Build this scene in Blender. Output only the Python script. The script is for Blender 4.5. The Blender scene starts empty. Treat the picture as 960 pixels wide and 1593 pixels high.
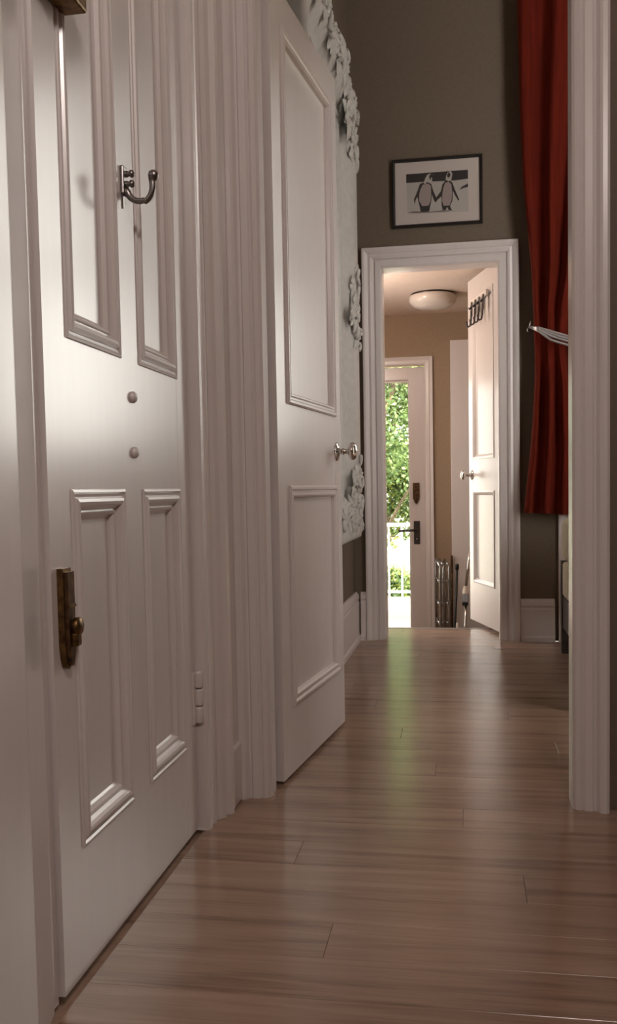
import bpy, bmesh, math, random
from mathutils import Vector, Matrix

# ------------------------------------------------------------------ camera
scene = bpy.context.scene
COL = scene.collection
F_PX, YAW, PITCH, ROLL, CY = 1434.97, -0.168329, -0.0590515, -0.0184214, 847.94
CAM_H = 0.78
fwd = Vector((math.sin(YAW)*math.cos(PITCH), math.cos(YAW)*math.cos(PITCH), math.sin(PITCH)))
rt0 = Vector((math.cos(YAW), -math.sin(YAW), 0))
up0 = rt0.cross(fwd)
rt = math.cos(ROLL)*rt0 + math.sin(ROLL)*up0
upv = rt.cross(fwd)
cam_data = bpy.data.cameras.new('camera')
cam = bpy.data.objects.new('camera', cam_data)
COL.objects.link(cam)
m = Matrix((rt, upv, -fwd)).transposed().to_4x4()
m.translation = Vector((0, 0, CAM_H))
cam.matrix_world = m
cam_data.sensor_fit = 'VERTICAL'
cam_data.sensor_height = 36.0
cam_data.lens = F_PX/1593*36.0
cam_data.shift_y = (CY-796.5)/1593.0
cam_data.clip_start = 0.05
cam_data.clip_end = 200
scene.camera = cam

# ------------------------------------------------------------------ world, sun, exposure
scene.view_settings.view_transform = 'Standard'
scene.view_settings.look = 'None'
scene.view_settings.gamma = 1
scene.view_settings.use_curve_mapping = False
scene.view_settings.exposure = 0.12
SKY = 7.0
world = bpy.data.worlds.new('World')
scene.world = world
world.use_nodes = True
bg = world.node_tree.nodes['Background']
bg.inputs[0].default_value = (1.0, 0.955, 0.895, 1)
bg.inputs[1].default_value = SKY

sun_d = bpy.data.lights.new('sun', 'SUN')
sun_d.energy = 18.0
sun_d.angle = math.radians(1.0)
sun_d.color = (1, 0.93, 0.80)
sun = bpy.data.objects.new('sun', sun_d)
COL.objects.link(sun)
sun.rotation_euler = Vector((-0.25, 0.80, -0.66)).to_track_quat('-Z', 'Y').to_euler()

def portal(name, loc, size, direction):
    d = bpy.data.lights.new(name, 'AREA')
    d.shape = 'RECTANGLE'; d.size, d.size_y = size
    d.cycles.is_portal = True
    o = bpy.data.objects.new(name, d)
    COL.objects.link(o)
    o.location = loc
    o.rotation_euler = Vector(direction).to_track_quat('-Z', 'Z').to_euler()
    return o
portal('window_portal', (1.035, 4.90, 2.02), (1.05, 2.1), (0, -1, 0))
portal('added_window_portal', (-1.24, 5.50, 0.95), (0.46, 1.5), (1, 0, 0))
portal('glass_door_portal', (-0.61, 6.70, 0.58), (0.70, 2.2), (0, -1, 0))

# ------------------------------------------------------------------ materials
MAT = {}
def mat(name, color=(.8, .8, .8), rough=.5, metal=0.0, spec=.5, **kw):
    mm = bpy.data.materials.new(name); mm.use_nodes = True
    b = mm.node_tree.nodes['Principled BSDF']
    b.inputs['Base Color'].default_value = (*color, 1)
    b.inputs['Roughness'].default_value = rough
    b.inputs['Metallic'].default_value = metal
    b.inputs['Specular IOR Level'].default_value = spec
    for k, v in kw.items():
        b.inputs[k].default_value = v
    MAT[name] = mm
    return mm, mm.node_tree, b

def noise_color(nt, b, c1, c2, scale=(1, 1, 1), nscale=5, detail=4, bump=0.0, bdist=.002, lo=.35, hi=.65, rough_amp=0):
    tc = nt.nodes.new('ShaderNodeTexCoord')
    mp = nt.nodes.new('ShaderNodeMapping'); mp.inputs['Scale'].default_value = scale
    nz = nt.nodes.new('ShaderNodeTexNoise'); nz.inputs['Scale'].default_value = nscale; nz.inputs['Detail'].default_value = detail
    cr = nt.nodes.new('ShaderNodeValToRGB')
    cr.color_ramp.elements[0].position = lo; cr.color_ramp.elements[1].position = hi
    cr.color_ramp.elements[0].color = (*c1, 1); cr.color_ramp.elements[1].color = (*c2, 1)
    nt.links.new(tc.outputs['Object'], mp.inputs[0]); nt.links.new(mp.outputs[0], nz.inputs['Vector'])
    nt.links.new(nz.outputs['Fac'], cr.inputs[0]); nt.links.new(cr.outputs[0], b.inputs['Base Color'])
    if bump:
        bp = nt.nodes.new('ShaderNodeBump'); bp.inputs['Strength'].default_value = bump; bp.inputs['Distance'].default_value = bdist
        nt.links.new(nz.outputs['Fac'], bp.inputs['Height']); nt.links.new(bp.outputs[0], b.inputs['Normal'])
    return mp, nz, cr

_, nt, b = mat('white_gloss', rough=.27, spec=.55)
noise_color(nt, b, (.68, .632, .624), (.695, .647, .639), (9, 9, 1.2), 5, 3, .02, .0006)
_, nt, b = mat('white_old', rough=.33, spec=.5)
noise_color(nt, b, (.675, .625, .614), (.695, .645, .634), (9, 9, 1.0), 4, 4, .06, .0010)
b.inputs['Coat Weight'].default_value = 1.0; b.inputs['Coat Roughness'].default_value = .24
_, nt, b = mat('taupe_wall', rough=.75, spec=.25)
noise_color(nt, b, (.155, .120, .091), (.168, .131, .100), (1, 1, 1), 60, 3, .10, .001)
_, nt, b = mat('tan_wall', rough=.75, spec=.25)
noise_color(nt, b, (.31, .225, .155), (.335, .245, .17), (1, 1, 1), 60, 3, .10, .001)
_, nt, b = mat('ceiling_white', rough=.8, spec=.2)
noise_color(nt, b, (.72, .60, .52), (.75, .63, .55), (1, 1, 1), 30, 3, .05, .001)
_, nt, b = mat('plaster', rough=.5, spec=.4)
noise_color(nt, b, (.56, .55, .53), (.62, .61, .585), (1, 1, 1), 30, 4, .15, .002)
mat('chrome', (.62, .60, .58), .12, 1.0)
mat('dull_chrome', (.36, .35, .345), .22, 1.0)
mat('pewter', (.26, .24, .235), .32, 1.0)
mat('dark_steel', (.12, .11, .11), .3, 1.0)
_, nt, b = mat('brass_old', rough=.38, metal=.85)
noise_color(nt, b, (.10, .055, .022), (.26, .15, .06), (1, 1, 1), 70, 4, .1, .001)
_, nt, b = mat('bronze_dark', rough=.35, metal=.7)
noise_color(nt, b, (.05, .028, .015), (.16, .085, .04), (1, 1, 1), 60, 3)
mat('black_frame', (.012, .010, .010), .35)
mat('mount_card', (.50, .44, .41), .8)
mat('print_light', (.40, .37, .345), .6)
mat('print_mid', (.16, .12, .115), .6)
mat('print_belly', (.30, .24, .235), .6)
mat('print_dark', (.026, .020, .020), .6)
mat('mirror_glass', (.86, .87, .86), .015, 1.0)
_, nt, b = mat('curtain_velvet', rough=.85, spec=.1)
noise_color(nt, b, (.085, .008, .004), (.125, .012, .006), (14, 14, 1), 4, 3, .05, .001)
b.inputs['Sheen Weight'].default_value = .35
b.inputs['Sheen Tint'].default_value = (.8, .15, .06, 1)
mat('silver_cord', (.42, .40, .41), .35, .6)
_, nt, b = mat('cream_fabric', rough=.9, spec=.1)
noise_color(nt, b, (.55, .48, .36), (.62, .55, .43), (1, 1, 1), 200, 3, .3, .001)
_, nt, b = mat('dark_wood', rough=.4)
noise_color(nt, b, (.022, .013, .011), (.05, .03, .024), (2, 25, 25), 5, 4)
mat('white_plain', (.72, .67, .64), .4)
mat('white_outdoor', (.75, .74, .70), .5)
mat('grey_plastic', (.33, .35, .38), .35)
mat('pale_plastic', (.78, .70, .60), .4)
mat('black_rubber', (.015, .014, .014), .5)
_, nt, b = mat('paving', rough=.8)
noise_color(nt, b, (.20, .145, .125), (.25, .185, .16), (1, 1, 1), 3, 5)
_, nt, b = mat('garden_soil', rough=.9)
noise_color(nt, b, (.10, .14, .04), (.20, .24, .08), (1, 1, 1), 2, 5)
_, nt, b = mat('render_white', rough=.8)
noise_color(nt, b, (.74, .72, .68), (.80, .78, .74), (1, 1, 1), 8, 3)
_, nt, b = mat('bark', rough=.9)
noise_color(nt, b, (.09, .06, .04), (.20, .15, .10), (8, 8, 1), 5, 4, .4, .01)
_, nt, b = mat('gap_dark', (.02, .017, .015), .8)
mat('nosing_grey', (.30, .29, .28), .4, .3)

def leaf_mat(name, c, tr):
    mm = bpy.data.materials.new(name); mm.use_nodes = True
    nt = mm.node_tree; b = nt.nodes['Principled BSDF']; out = nt.nodes['Material Output']
    b.inputs['Base Color'].default_value = (*c, 1); b.inputs['Roughness'].default_value = .55
    t = nt.nodes.new('ShaderNodeBsdfTranslucent'); t.inputs[0].default_value = (*tr, 1)
    mx = nt.nodes.new('ShaderNodeMixShader'); mx.inputs[0].default_value = .4
    nt.links.new(b.outputs[0], mx.inputs[1]); nt.links.new(t.outputs[0], mx.inputs[2]); nt.links.new(mx.outputs[0], out.inputs[0])
    MAT[name] = mm
leaf_mat('leaf_mid', (.15, .22, .09), (.24, .34, .11))
leaf_mat('leaf_dark', (.075, .13, .055), (.12, .21, .07))
leaf_mat('leaf_bright', (.26, .35, .14), (.40, .50, .17))
leaf_mat('leaf_yellow', (.20, .22, .045), (.32, .35, .06))

def glass_mat():
    mm = bpy.data.materials.new('pane_glass'); mm.use_nodes = True
    nt = mm.node_tree; nt.nodes.remove(nt.nodes['Principled BSDF']); out = nt.nodes['Material Output']
    tr = nt.nodes.new('ShaderNodeBsdfTransparent'); tr.inputs[0].default_value = (.97, .98, .97, 1)
    gl = nt.nodes.new('ShaderNodeBsdfGlossy'); gl.inputs['Roughness'].default_value = .02
    fr = nt.nodes.new('ShaderNodeFresnel'); fr.inputs[0].default_value = 1.3
    mx = nt.nodes.new('ShaderNodeMixShader')
    nt.links.new(fr.outputs[0], mx.inputs[0]); nt.links.new(tr.outputs[0], mx.inputs[1]); nt.links.new(gl.outputs[0], mx.inputs[2])
    nt.links.new(mx.outputs[0], out.inputs[0]); MAT['pane_glass'] = mm
glass_mat()

def emis(name, color, strength):
    mm = bpy.data.materials.new(name); mm.use_nodes = True
    b = mm.node_tree.nodes['Principled BSDF']
    b.inputs['Base Color'].default_value = (.8, .74, .68, 1); b.inputs['Roughness'].default_value = .25
    b.inputs['Emission Color'].default_value = (*color, 1); b.inputs['Emission Strength'].default_value = strength
    MAT[name] = mm
mat('lamp_opal', (.62, .56, .51), .18)
emis('fill_lamp_opal', (1, .78, .58), 6.0)  # glowing glass of the added lamps out of view

def plank_mat():
    mm, nt, b = mat('oak_laminate', rough=.21, spec=.5)
    tc = nt.nodes.new('ShaderNodeTexCoord'); oi = nt.nodes.new('ShaderNodeObjectInfo')
    add = nt.nodes.new('ShaderNodeVectorMath'); add.operation = 'ADD'
    sc = nt.nodes.new('ShaderNodeVectorMath'); sc.operation = 'SCALE'; sc.inputs['Scale'].default_value = 37.0
    cmb = nt.nodes.new('ShaderNodeCombineXYZ')
    for i in range(3): nt.links.new(oi.outputs['Random'], cmb.inputs[i])
    nt.links.new(cmb.outputs[0], sc.inputs[0])
    nt.links.new(tc.outputs['Object'], add.inputs[0]); nt.links.new(sc.outputs[0], add.inputs[1])
    mp = nt.nodes.new('ShaderNodeMapping'); mp.inputs['Scale'].default_value = (1.1, 16, 1)
    nt.links.new(add.outputs[0], mp.inputs[0])
    n1 = nt.nodes.new('ShaderNodeTexNoise'); n1.inputs['Scale'].default_value = 1.6; n1.inputs['Detail'].default_value = 6; n1.inputs['Distortion'].default_value = .6
    nt.links.new(mp.outputs[0], n1.inputs['Vector'])
    mp2 = nt.nodes.new('ShaderNodeMapping'); mp2.inputs['Scale'].default_value = (4, 120, 1)
    nt.links.new(add.outputs[0], mp2.inputs[0])
    n2 = nt.nodes.new('ShaderNodeTexNoise'); n2.inputs['Scale'].default_value = 2.0; n2.inputs['Detail'].default_value = 3
    nt.links.new(mp2.outputs[0], n2.inputs['Vector'])
    mix = nt.nodes.new('ShaderNodeMath'); mix.operation = 'MULTIPLY_ADD'; mix.inputs[1].default_value = .30
    nt.links.new(n2.outputs['Fac'], mix.inputs[0]); nt.links.new(n1.outputs['Fac'], mix.inputs[2])
    rnd = nt.nodes.new('ShaderNodeMath'); rnd.operation = 'MULTIPLY_ADD'; rnd.inputs[1].default_value = .14
    nt.links.new(oi.outputs['Random'], rnd.inputs[0]); nt.links.new(mix.outputs[0], rnd.inputs[2])
    cr = nt.nodes.new('ShaderNodeValToRGB')
    e = cr.color_ramp.elements
    e[0].position = .42; e[0].color = (.175, .106, .073, 1)
    e[1].position = 1.0; e[1].color = (.40, .275, .205, 1)
    k = e.new(.66); k.color = (.30, .196, .142, 1)
    nt.links.new(rnd.outputs[0], cr.inputs[0]); nt.links.new(cr.outputs[0], b.inputs['Base Color'])
    bp = nt.nodes.new('ShaderNodeBump'); bp.inputs['Strength'].default_value = .06; bp.inputs['Distance'].default_value = .001
    nt.links.new(n2.outputs['Fac'], bp.inputs['Height']); nt.links.new(bp.outputs[0], b.inputs['Normal'])
plank_mat()

# ------------------------------------------------------------------ mesh helpers
class MB:
    def __init__(self):
        self.v = []; self.f = []; self.m = []; self.s = []
    def add(self, verts, faces, mi=0, smooth=False):
        n = len(self.v); self.v += [tuple(p) for p in verts]
        for f in faces:
            self.f.append([i+n for i in f]); self.m.append(mi); self.s.append(smooth)
        return self
    def box(self, lo, hi, mi=0, c=0.0):
        x0, y0, z0 = lo; x1, y1, z1 = hi
        if c <= 0:
            V = [(x0,y0,z0),(x1,y0,z0),(x1,y1,z0),(x0,y1,z0),(x0,y0,z1),(x1,y0,z1),(x1,y1,z1),(x0,y1,z1)]
            Fc = [(0,3,2,1),(4,5,6,7),(0,1,5,4),(1,2,6,5),(2,3,7,6),(3,0,4,7)]
            return self.add(V, Fc, mi)
        bm = bmesh.new(); bmesh.ops.create_cube(bm, size=1)
        for v in bm.verts:
            v.co = Vector(((x0+x1)/2+v.co.x*(x1-x0), (y0+y1)/2+v.co.y*(y1-y0), (z0+z1)/2+v.co.z*(z1-z0)))
        bmesh.ops.bevel(bm, geom=bm.edges[:], offset=c, segments=2, profile=.5, affect='EDGES')
        bm.verts.index_update()
        V = [v.co.copy() for v in bm.verts]; Fc = [[v.index for v in f.verts] for f in bm.faces]
        bm.free()
        return self.add(V, Fc, mi, False)
    def tube(self, pts, r, seg=10, mi=0, cap=True):
        pts = [Vector(p) for p in pts]
        rs = r if isinstance(r, (list, tuple)) else [r]*len(pts)
        V = []; prev = None
        for i, p in enumerate(pts):
            t = (pts[min(i+1, len(pts)-1)]-pts[max(i-1, 0)]).normalized()
            if prev is None:
                a = t.orthogonal().normalized()
            else:
                a = prev - t*prev.dot(t)
                a = a.normalized() if a.length > 1e-6 else t.orthogonal().normalized()
            prev = a; bb = t.cross(a)
            for k in range(seg):
                th = 2*math.pi*k/seg
                V.append(p+(a*math.cos(th)+bb*math.sin(th))*rs[i])
        Fc = []
        for i in range(len(pts)-1):
            for k in range(seg):
                k2 = (k+1) % seg
                Fc.append((i*seg+k, i*seg+k2, (i+1)*seg+k2, (i+1)*seg+k))
        self.add(V, Fc, mi, True)
        if cap:
            n = len(self.v)-len(V)
            self.f.append([n+k for k in range(seg)][::-1]); self.m.append(mi); self.s.append(False)
            self.f.append([n+(len(pts)-1)*seg+k for k in range(seg)]); self.m.append(mi); self.s.append(False)
        return self
    def lathe(self, prof, origin=(0,0,0), axis=(0,0,1), seg=24, mi=0, smooth=True):
        ax = Vector(axis).normalized(); a = ax.orthogonal().normalized(); bb = ax.cross(a); o = Vector(origin)
        V = []; Fc = []
        for (r, h) in prof:
            for k in range(seg):
                th = 2*math.pi*k/seg
                V.append(o+ax*h+(a*math.cos(th)+bb*math.sin(th))*max(r, 1e-5))
        for i in range(len(prof)-1):
            for k in range(seg):
                k2 = (k+1) % seg
                Fc.append((i*seg+k, i*seg+k2, (i+1)*seg+k2, (i+1)*seg+k))
        return self.add(V, Fc, mi, smooth)
    def prism(self, poly, lo, hi, to3, mi=0):
        n = len(poly)
        V = [to3(p[0], p[1], lo) for p in poly]+[to3(p[0], p[1], hi) for p in poly]
        Fc = [list(range(n))[::-1], list(range(n, 2*n))]
        for i in range(n):
            j = (i+1) % n
            Fc.append((i, j, n+j, n+i))
        return self.add(V, Fc, mi)
    def sweep_rect(self, u0, u1, w0, w1, prof, to3, closed=True, mi=0):
        """prof: (d outward from the rectangle, n proud). closed=False: left, top, right only (door casing)"""
        rows = []
        for d, n in prof:
            if closed:
                pts = [(u0-d, w0-d), (u0-d, w1+d), (u1+d, w1+d), (u1+d, w0-d)]
            else:
                pts = [(u0-d, w0), (u0-d, w1+d), (u1+d, w1+d), (u1+d, w0)]
            rows.append([to3(p[0], p[1], n) for p in pts])
        V = [p for r in rows for p in r]; Fc = []
        k = len(rows[0])
        for i in range(len(rows)-1):
            for j in range(k if closed else k-1):
                j2 = (j+1) % k
                Fc.append((i*k+j, i*k+j2, (i+1)*k+j2, (i+1)*k+j))
        if not closed:
            Fc.append([i*k for i in range(len(rows))]); Fc.append([i*k+k-1 for i in range(len(rows))][::-1])
        return self.add(V, Fc, mi)
    def mesh(self, name, mats):
        me = bpy.data.meshes.new(name)
        me.from_pydata(self.v, [], self.f)
        for mm in (mats if isinstance(mats, (list, tuple)) else [mats]):
            me.materials.append(MAT[mm])
        me.polygons.foreach_set('material_index', self.m)
        me.polygons.foreach_set('use_smooth', self.s)
        bm = bmesh.new(); bm.from_mesh(me)
        bmesh.ops.recalc_face_normals(bm, faces=bm.faces[:])
        bm.to_mesh(me); bm.free()
        me.update()
        return me
    def build(self, name, mats, parent=None):
        o = bpy.data.objects.new(name, self.mesh(name, mats))
        COL.objects.link(o)
        if parent is not None: o.parent = parent
        return o

def tag(o, label=None, cat=None, group=None, kind=None):
    if label: o['label'] = label
    if cat: o['category'] = cat
    if group: o['group'] = group
    if kind: o['kind'] = kind
    return o
def empty(name, loc=(0,0,0), rz=0.0, **kw):
    o = bpy.data.objects.new(name, None); COL.objects.link(o)
    o.empty_display_size = .1
    o.location = loc; o.rotation_euler = (0, 0, rz)
    return tag(o, **kw)
def struct(o, label, cat): return tag(o, label, cat, kind='structure')
def smoothstep(a, b, x):
    t = max(0, min(1, (x-a)/(b-a))); return t*t*(3-2*t)
def lerp_table(tab, x):
    if x <= tab[0][0]: return tab[0][1]
    for (a, va), (b_, vb) in zip(tab, tab[1:]):
        if x <= b_: return va+(vb-va)*(x-a)/(b_-a)
    return tab[-1][1]
rnd = random.Random(7)

# ------------------------------------------------------------------ room shell
HC = 3.30      # ceiling of hall and bedroom
LF = -0.53     # landing floor
LC = 1.985     # landing ceiling

# floor: sub-floor slab with separate laminate boards
fl = MB()
fl.box((-0.80, -1.8, -.10), (1.5, 2.30, -.0125))
fl.box((-0.80, 2.30, -.10), (2.4, 4.85, -.0125))
fl.box((-0.47, 4.80, -.10), (0.25, 5.145, -.0125))
fl.box((-0.58, -1.6, -.0125), (1.3, 0.60, 0.0))
floor = struct(fl.build('floor', 'oak_laminate'), 'grey-brown oak laminate floor running across the hall and bedroom', 'floor')

def plank(x0, x1, y0, y1):
    g = .0003; c = .0005; x0 += g; x1 -= g; y0 += g; y1 -= g
    cx, cy = (x0+x1)/2, (y0+y1)/2
    a, d = (x1-x0)/2, (y1-y0)/2
    V = [(-a,-d,-.012),(a,-d,-.012),(a,d,-.012),(-a,d,-.012),(-a,-d,-c),(a,-d,-c),(a,d,-c),(-a,d,-c),
         (-a+c,-d+c,0),(a-c,-d+c,0),(a-c,d-c,0),(-a+c,d-c,0)]
    Fc = [(0,3,2,1),(0,1,5,4),(1,2,6,5),(2,3,7,6),(3,0,4,7),(4,5,9,8),(5,6,10,9),(6,7,11,10),(7,4,8,11),(8,9,10,11)]
    o = MB().add(V, Fc).build('plank', 'oak_laminate', floor)
    o.location = (cx, cy, 0)
W_PL = .1255
y = .60; row = 0
while y < 5.14:
    y1 = min(y+W_PL, 5.145)
    ym = (y+y1)/2
    if ym < 2.30: xa, xb = -.60, 1.3
    elif ym < 4.76: xa, xb = -.555, 2.2
    else: xa, xb = -.44, .215
    off = (row*0.47 + .22) % 1.29
    xs = [xa]; x = xa - off + 1.29
    while x < xb - .05:
        if x > xa + .05: xs.append(x)
        x += 1.29
    xs.append(xb)
    for a_, b_ in zip(xs, xs[1:]):
        plank(a_, b_, y, y1)
    y = y1; row += 1

struct(MB().box((-.44, 5.145, -.10), (.215, 5.165, .002), c=.002).build('trim_10', 'nosing_grey'), 'grey metal nosing strip at the edge of the step down to the landing', 'trim')
lfl = MB().box((-1.2, 4.85, LF-.1), (.42, 6.62, LF))
struct(lfl.build('floor', 'oak_laminate'), 'lower landing floor in front of the glazed garden door', 'floor')
for k in range(2):
    struct(MB().box((-.60, 5.165+.26*k, LF), (.30, 5.165+.26*(k+1), LF+.353-.177*k)).build('step', 'oak_laminate'),
           ['upper', 'lower'][k]+' step leading down to the landing, hidden behind the floor edge', 'step')
struct(MB().box((-.60, 4.85, LF), (.30, 5.143, -.10)).build('step', 'taupe_wall'), 'riser block below the floor edge at the doorway', 'step')

cl = MB().box((-.8, -1.8, HC), (2.4, 4.95, HC+.2))
struct(cl.build('ceiling', 'ceiling_white'), 'high white ceiling over the hall and bedroom', 'ceiling')
cl2 = MB().box((-1.3, 4.95, LC), (.55, 6.75, LC+.25)).box((-1.3, 4.85, LC), (.55, 4.95, LC+.1))
struct(cl2.build('ceiling', 'ceiling_white'), 'low cream ceiling above the landing', 'ceiling')

# left wall: hall part with the opening for the panelled door, bedroom part behind the mirror
WX = -0.585
wl = MB()
wl.box((-.75, -1.7, 0), (WX, 1.02, HC)).box((-.75, 2.10, 0), (WX, 2.30, HC)).box((-.75, 1.02, 2.16), (WX, 2.10, HC)).box((-.75, 1.02, 0), (-.665, 2.10, 2.16))  # last box is an added backing behind the door to block outside light
wl.box((-.75, 2.30, 0), (-.565, 4.85, HC))
struct(wl.build('wall_left', 'taupe_wall'), 'taupe painted left wall behind the doors and the mirror', 'wall')
wm = MB()
wm.box((-.60, 2.265, 0), (-.505, 2.345, HC)).box((.262, 2.265, 0), (1.4, 2.345, HC)).box((-.505, 2.265, 2.115), (.262, 2.345, HC))
struct(wm.build('wall_middle', 'taupe_wall'), 'cross wall with the door opening into the bedroom', 'wall')
wb = MB()
wb.box((-.75, 4.75, 0), (-.43, 4.85, HC)).box((-.43, 4.75, 1.92), (.20, 4.85, HC)).box((.20, 4.75, 0), (.52, 4.85, HC))
wb.box((.52, 4.75, 0), (1.55, 4.85, .98)).box((.52, 4.75, 3.06), (1.55, 4.85, HC)).box((1.55, 4.75, 0), (2.3, 4.85, HC))
struct(wb.build('wall_back', 'taupe_wall'), 'dark taupe end wall with the penguin picture above the doorway', 'wall')
wr = MB().box((2.2, 2.25, 0), (2.35, 4.85, HC)).box((1.3, -1.7, 0), (1.4, 2.30, HC))
struct(wr.build('wall_right', 'taupe_wall'), 'taupe right hand wall out of the frame', 'wall')
wf = MB().box((-.75, -1.8, 0), (1.4, -1.6, HC))
struct(wf.build('wall_front', 'taupe_wall'), 'taupe wall behind the camera', 'wall')
# landing walls
w = MB().box((-1.2, 4.85, LF), (-1.1, 6.6, .20)).box((-1.2, 4.85, 1.70), (-1.1, 6.6, LC)).box((-1.2, 4.85, .20), (-1.1, 5.30, 1.70)).box((-1.2, 5.70, .20), (-1.1, 6.6, 1.70))
struct(w.build('wall_landing_left', 'tan_wall'), 'warm tan left wall of the landing', 'wall')
w = MB().box((.34, 4.85, LF), (.44, 6.6, LC))
struct(w.build('wall_landing_right', 'tan_wall'), 'warm tan right wall of the landing behind the open door', 'wall')
w = MB().box((-1.2, 6.50, LF), (-.955, 6.62, LC)).box((-.255, 6.50, LF), (.44, 6.62, LC)).box((-.955, 6.50, 1.64), (-.255, 6.62, LC))
struct(w.build('wall_landing_back', 'tan_wall'), 'warm tan end wall of the landing around the glazed door', 'wall')
w = MB().box((-1.1, 4.85, 1.92), (.34, 4.87, LC)).box((-1.1, 4.85, LF), (-.43, 4.87, LC)).box((.20, 4.85, LF), (.34, 4.87, LC))
struct(w.build('wall_landing_front', 'tan_wall'), 'tan landing side of the doorway wall', 'wall')

# skirting boards
def skirting(name, p0, p1, nrm, h, label, t=.022):
    p0 = Vector((*p0, 0)); p1 = Vector((*p1, 0)); n = Vector((*nrm, 0)); d = (p1-p0)
    prof = [(0, 0), (t+.008, 0), (t+.008, .022), (t, .030), (t, h-.055), (t-.004, h-.048), (t-.004, h-.040), (t, h-.034), (t-.003, h-.016), (.010, h-.004), (.006, h), (0, h)]
    V = []
    for q in (p0, p1):
        for a, z in prof: V.append(q+n*a+Vector((0, 0, z)))
    k = len(prof); Fc = [list(range(k)), list(range(k, 2*k))[::-1]]
    for i in range(k): Fc.append((i, (i+1) % k, k+(i+1) % k, k+i))
    struct(MB().add(V, Fc).build(name, 'white_gloss'), label, 'baseboard')
skirting('baseboard_left', (-.565, 2.36), (-.565, 4.75), (1, 0), .250, 'tall white skirting board below the ornate mirror')
skirting('baseboard_back', (-.5349, 4.75), (-.508, 4.75), (0, -1), .250, 'short white skirting piece in the corner left of the doorway')
skirting('baseboard_back', (.275, 4.75), (.442, 4.75), (0, -1), .215, 'white skirting board between the doorway and the curtain corner')

# ------------------------------------------------------------------ casings
def to_left(x0):          # left-wall plane: u = world Y, w = Z, n = +X
    return lambda u, w_, n: (x0+n, u, w_)
def to_front(y0):         # plane facing the camera: u = X, w = Z, n = -Y
    return lambda u, w_, n: (u, y0-n, w_)

# door 1 casing and jamb
cas1 = [(0, -.030), (0, .018), (.004, .024), (.022, .024), (.026, .019), (.030, .010), (.038, .010), (.042, .022), (.050, .026), (.058, .021), (.072, .024),
        (.080, .033), (.090, .040), (.099, .036), (.104, .034), (.112, .048), (.122, .052), (.132, .046), (.134, .030), (.134, 0)]
k1 = len(cas1); V = []
for z_ in (0, 2.24):
    for d_, n_ in cas1: V.append((-.610+n_, 2.020+d_, z_))
Fc = [list(range(k1)), list(range(k1, 2*k1))[::-1]]+[(i_, i_+1, k1+i_+1, k1+i_) for i_ in range(k1-1)]
o = MB().add(V, Fc).build('trim_1', 'white_old')
struct(o, 'thickly painted white moulded casing on the hinge side of the four-panel door', 'trim')
o = MB().box((-.61, .80, 0), (-.584, 1.150, 2.24), c=.004)
o.prism([(-.66, 1.14), (-.591, 1.14), (-.590, 1.160), (-.592, 1.166), (-.616, 1.262), (-.621, 1.268), (-.621, 1.288), (-.66, 1.288)], 0, 2.10, lambda u, w_, n: (u, w_, n))
struct(o.build('trim_11', 'white_old'), 'flat white casing and jamb at the left edge of the picture', 'trim')
o = MB().box((-.66, 1.28, 2.095), (-.590, 2.02, 2.24), c=.004)
struct(o.build('trim_12', 'white_old'), 'white head casing above the four-panel door', 'trim')
pl_ = MB().box((-.600, 2.150, 0), (-.570, 2.262, 2.20)).box((-.590, 2.156, 0), (-.562, 2.250, .15), c=.006)
struct(pl_.build('trim_2', 'white_old'), 'white corner fillet with plinth block between the two door casings', 'trim')
# middle doorway casing and lining
cas2 = [(0, -.006), (0, -.004), (.006, .004), (.016, .010), (.022, .006), (.028, .012), (.044, .014), (.048, .009), (.053, .012), (.060, .022), (.066, .026), (.076, .026), (.082, .022), (.084, 0)]
o = MB().sweep_rect(-.492, .252, 0, 2.10, cas2, to_front(2.262), closed=False).build('trim_3', 'white_gloss')
struct(o, 'white moulded casing framing the near doorway', 'trim')
o = MB().box((-.505, 2.27, 0), (-.492, 2.325, 2.11)).box((.252, 2.27, 0), (.262, 2.345, 2.11)).box((-.505, 2.27, 2.10), (.262, 2.345, 2.115))
struct(o.build('trim_4', 'white_gloss'), 'white jamb lining of the near doorway', 'trim')
# doorway 3 casing and lining
cas3 = [(0, -.008), (0, .004), (.008, .010), (.034, .010), (.036, .004), (.042, .004), (.046, .014), (.058, .018), (.070, .015), (.074, .020), (.088, .028), (.098, .028), (.102, .022), (.102, 0)]
o = MB().sweep_rect(-.405, .172, 0, 1.897, cas3, to_front(4.75), closed=False).build('trim_5', 'white_gloss')
struct(o, 'white moulded casing around the far doorway below the picture', 'trim')
o = MB().box((-.43, 4.76, 0), (-.405, 4.87, 1.92)).box((.172, 4.76, 0), (.20, 4.87, 1.92)).box((-.43, 4.76, 1.897), (.20, 4.87, 1.92))
struct(o.build('trim_6', 'white_gloss'), 'white jamb lining inside the far doorway', 'trim')
# garden door casing
cas4 = [(0, -.006), (0, .006), (.010, .012), (.030, .014), (.034, .008), (.050, .016), (.056, .020), (.056, 0)]
o = MB().sweep_rect(-.945, -.268, LF, 1.635, cas4, to_front(6.50), closed=False).build('trim_7', 'white_gloss')
struct(o, 'white casing around the glazed garden door', 'trim')

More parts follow.
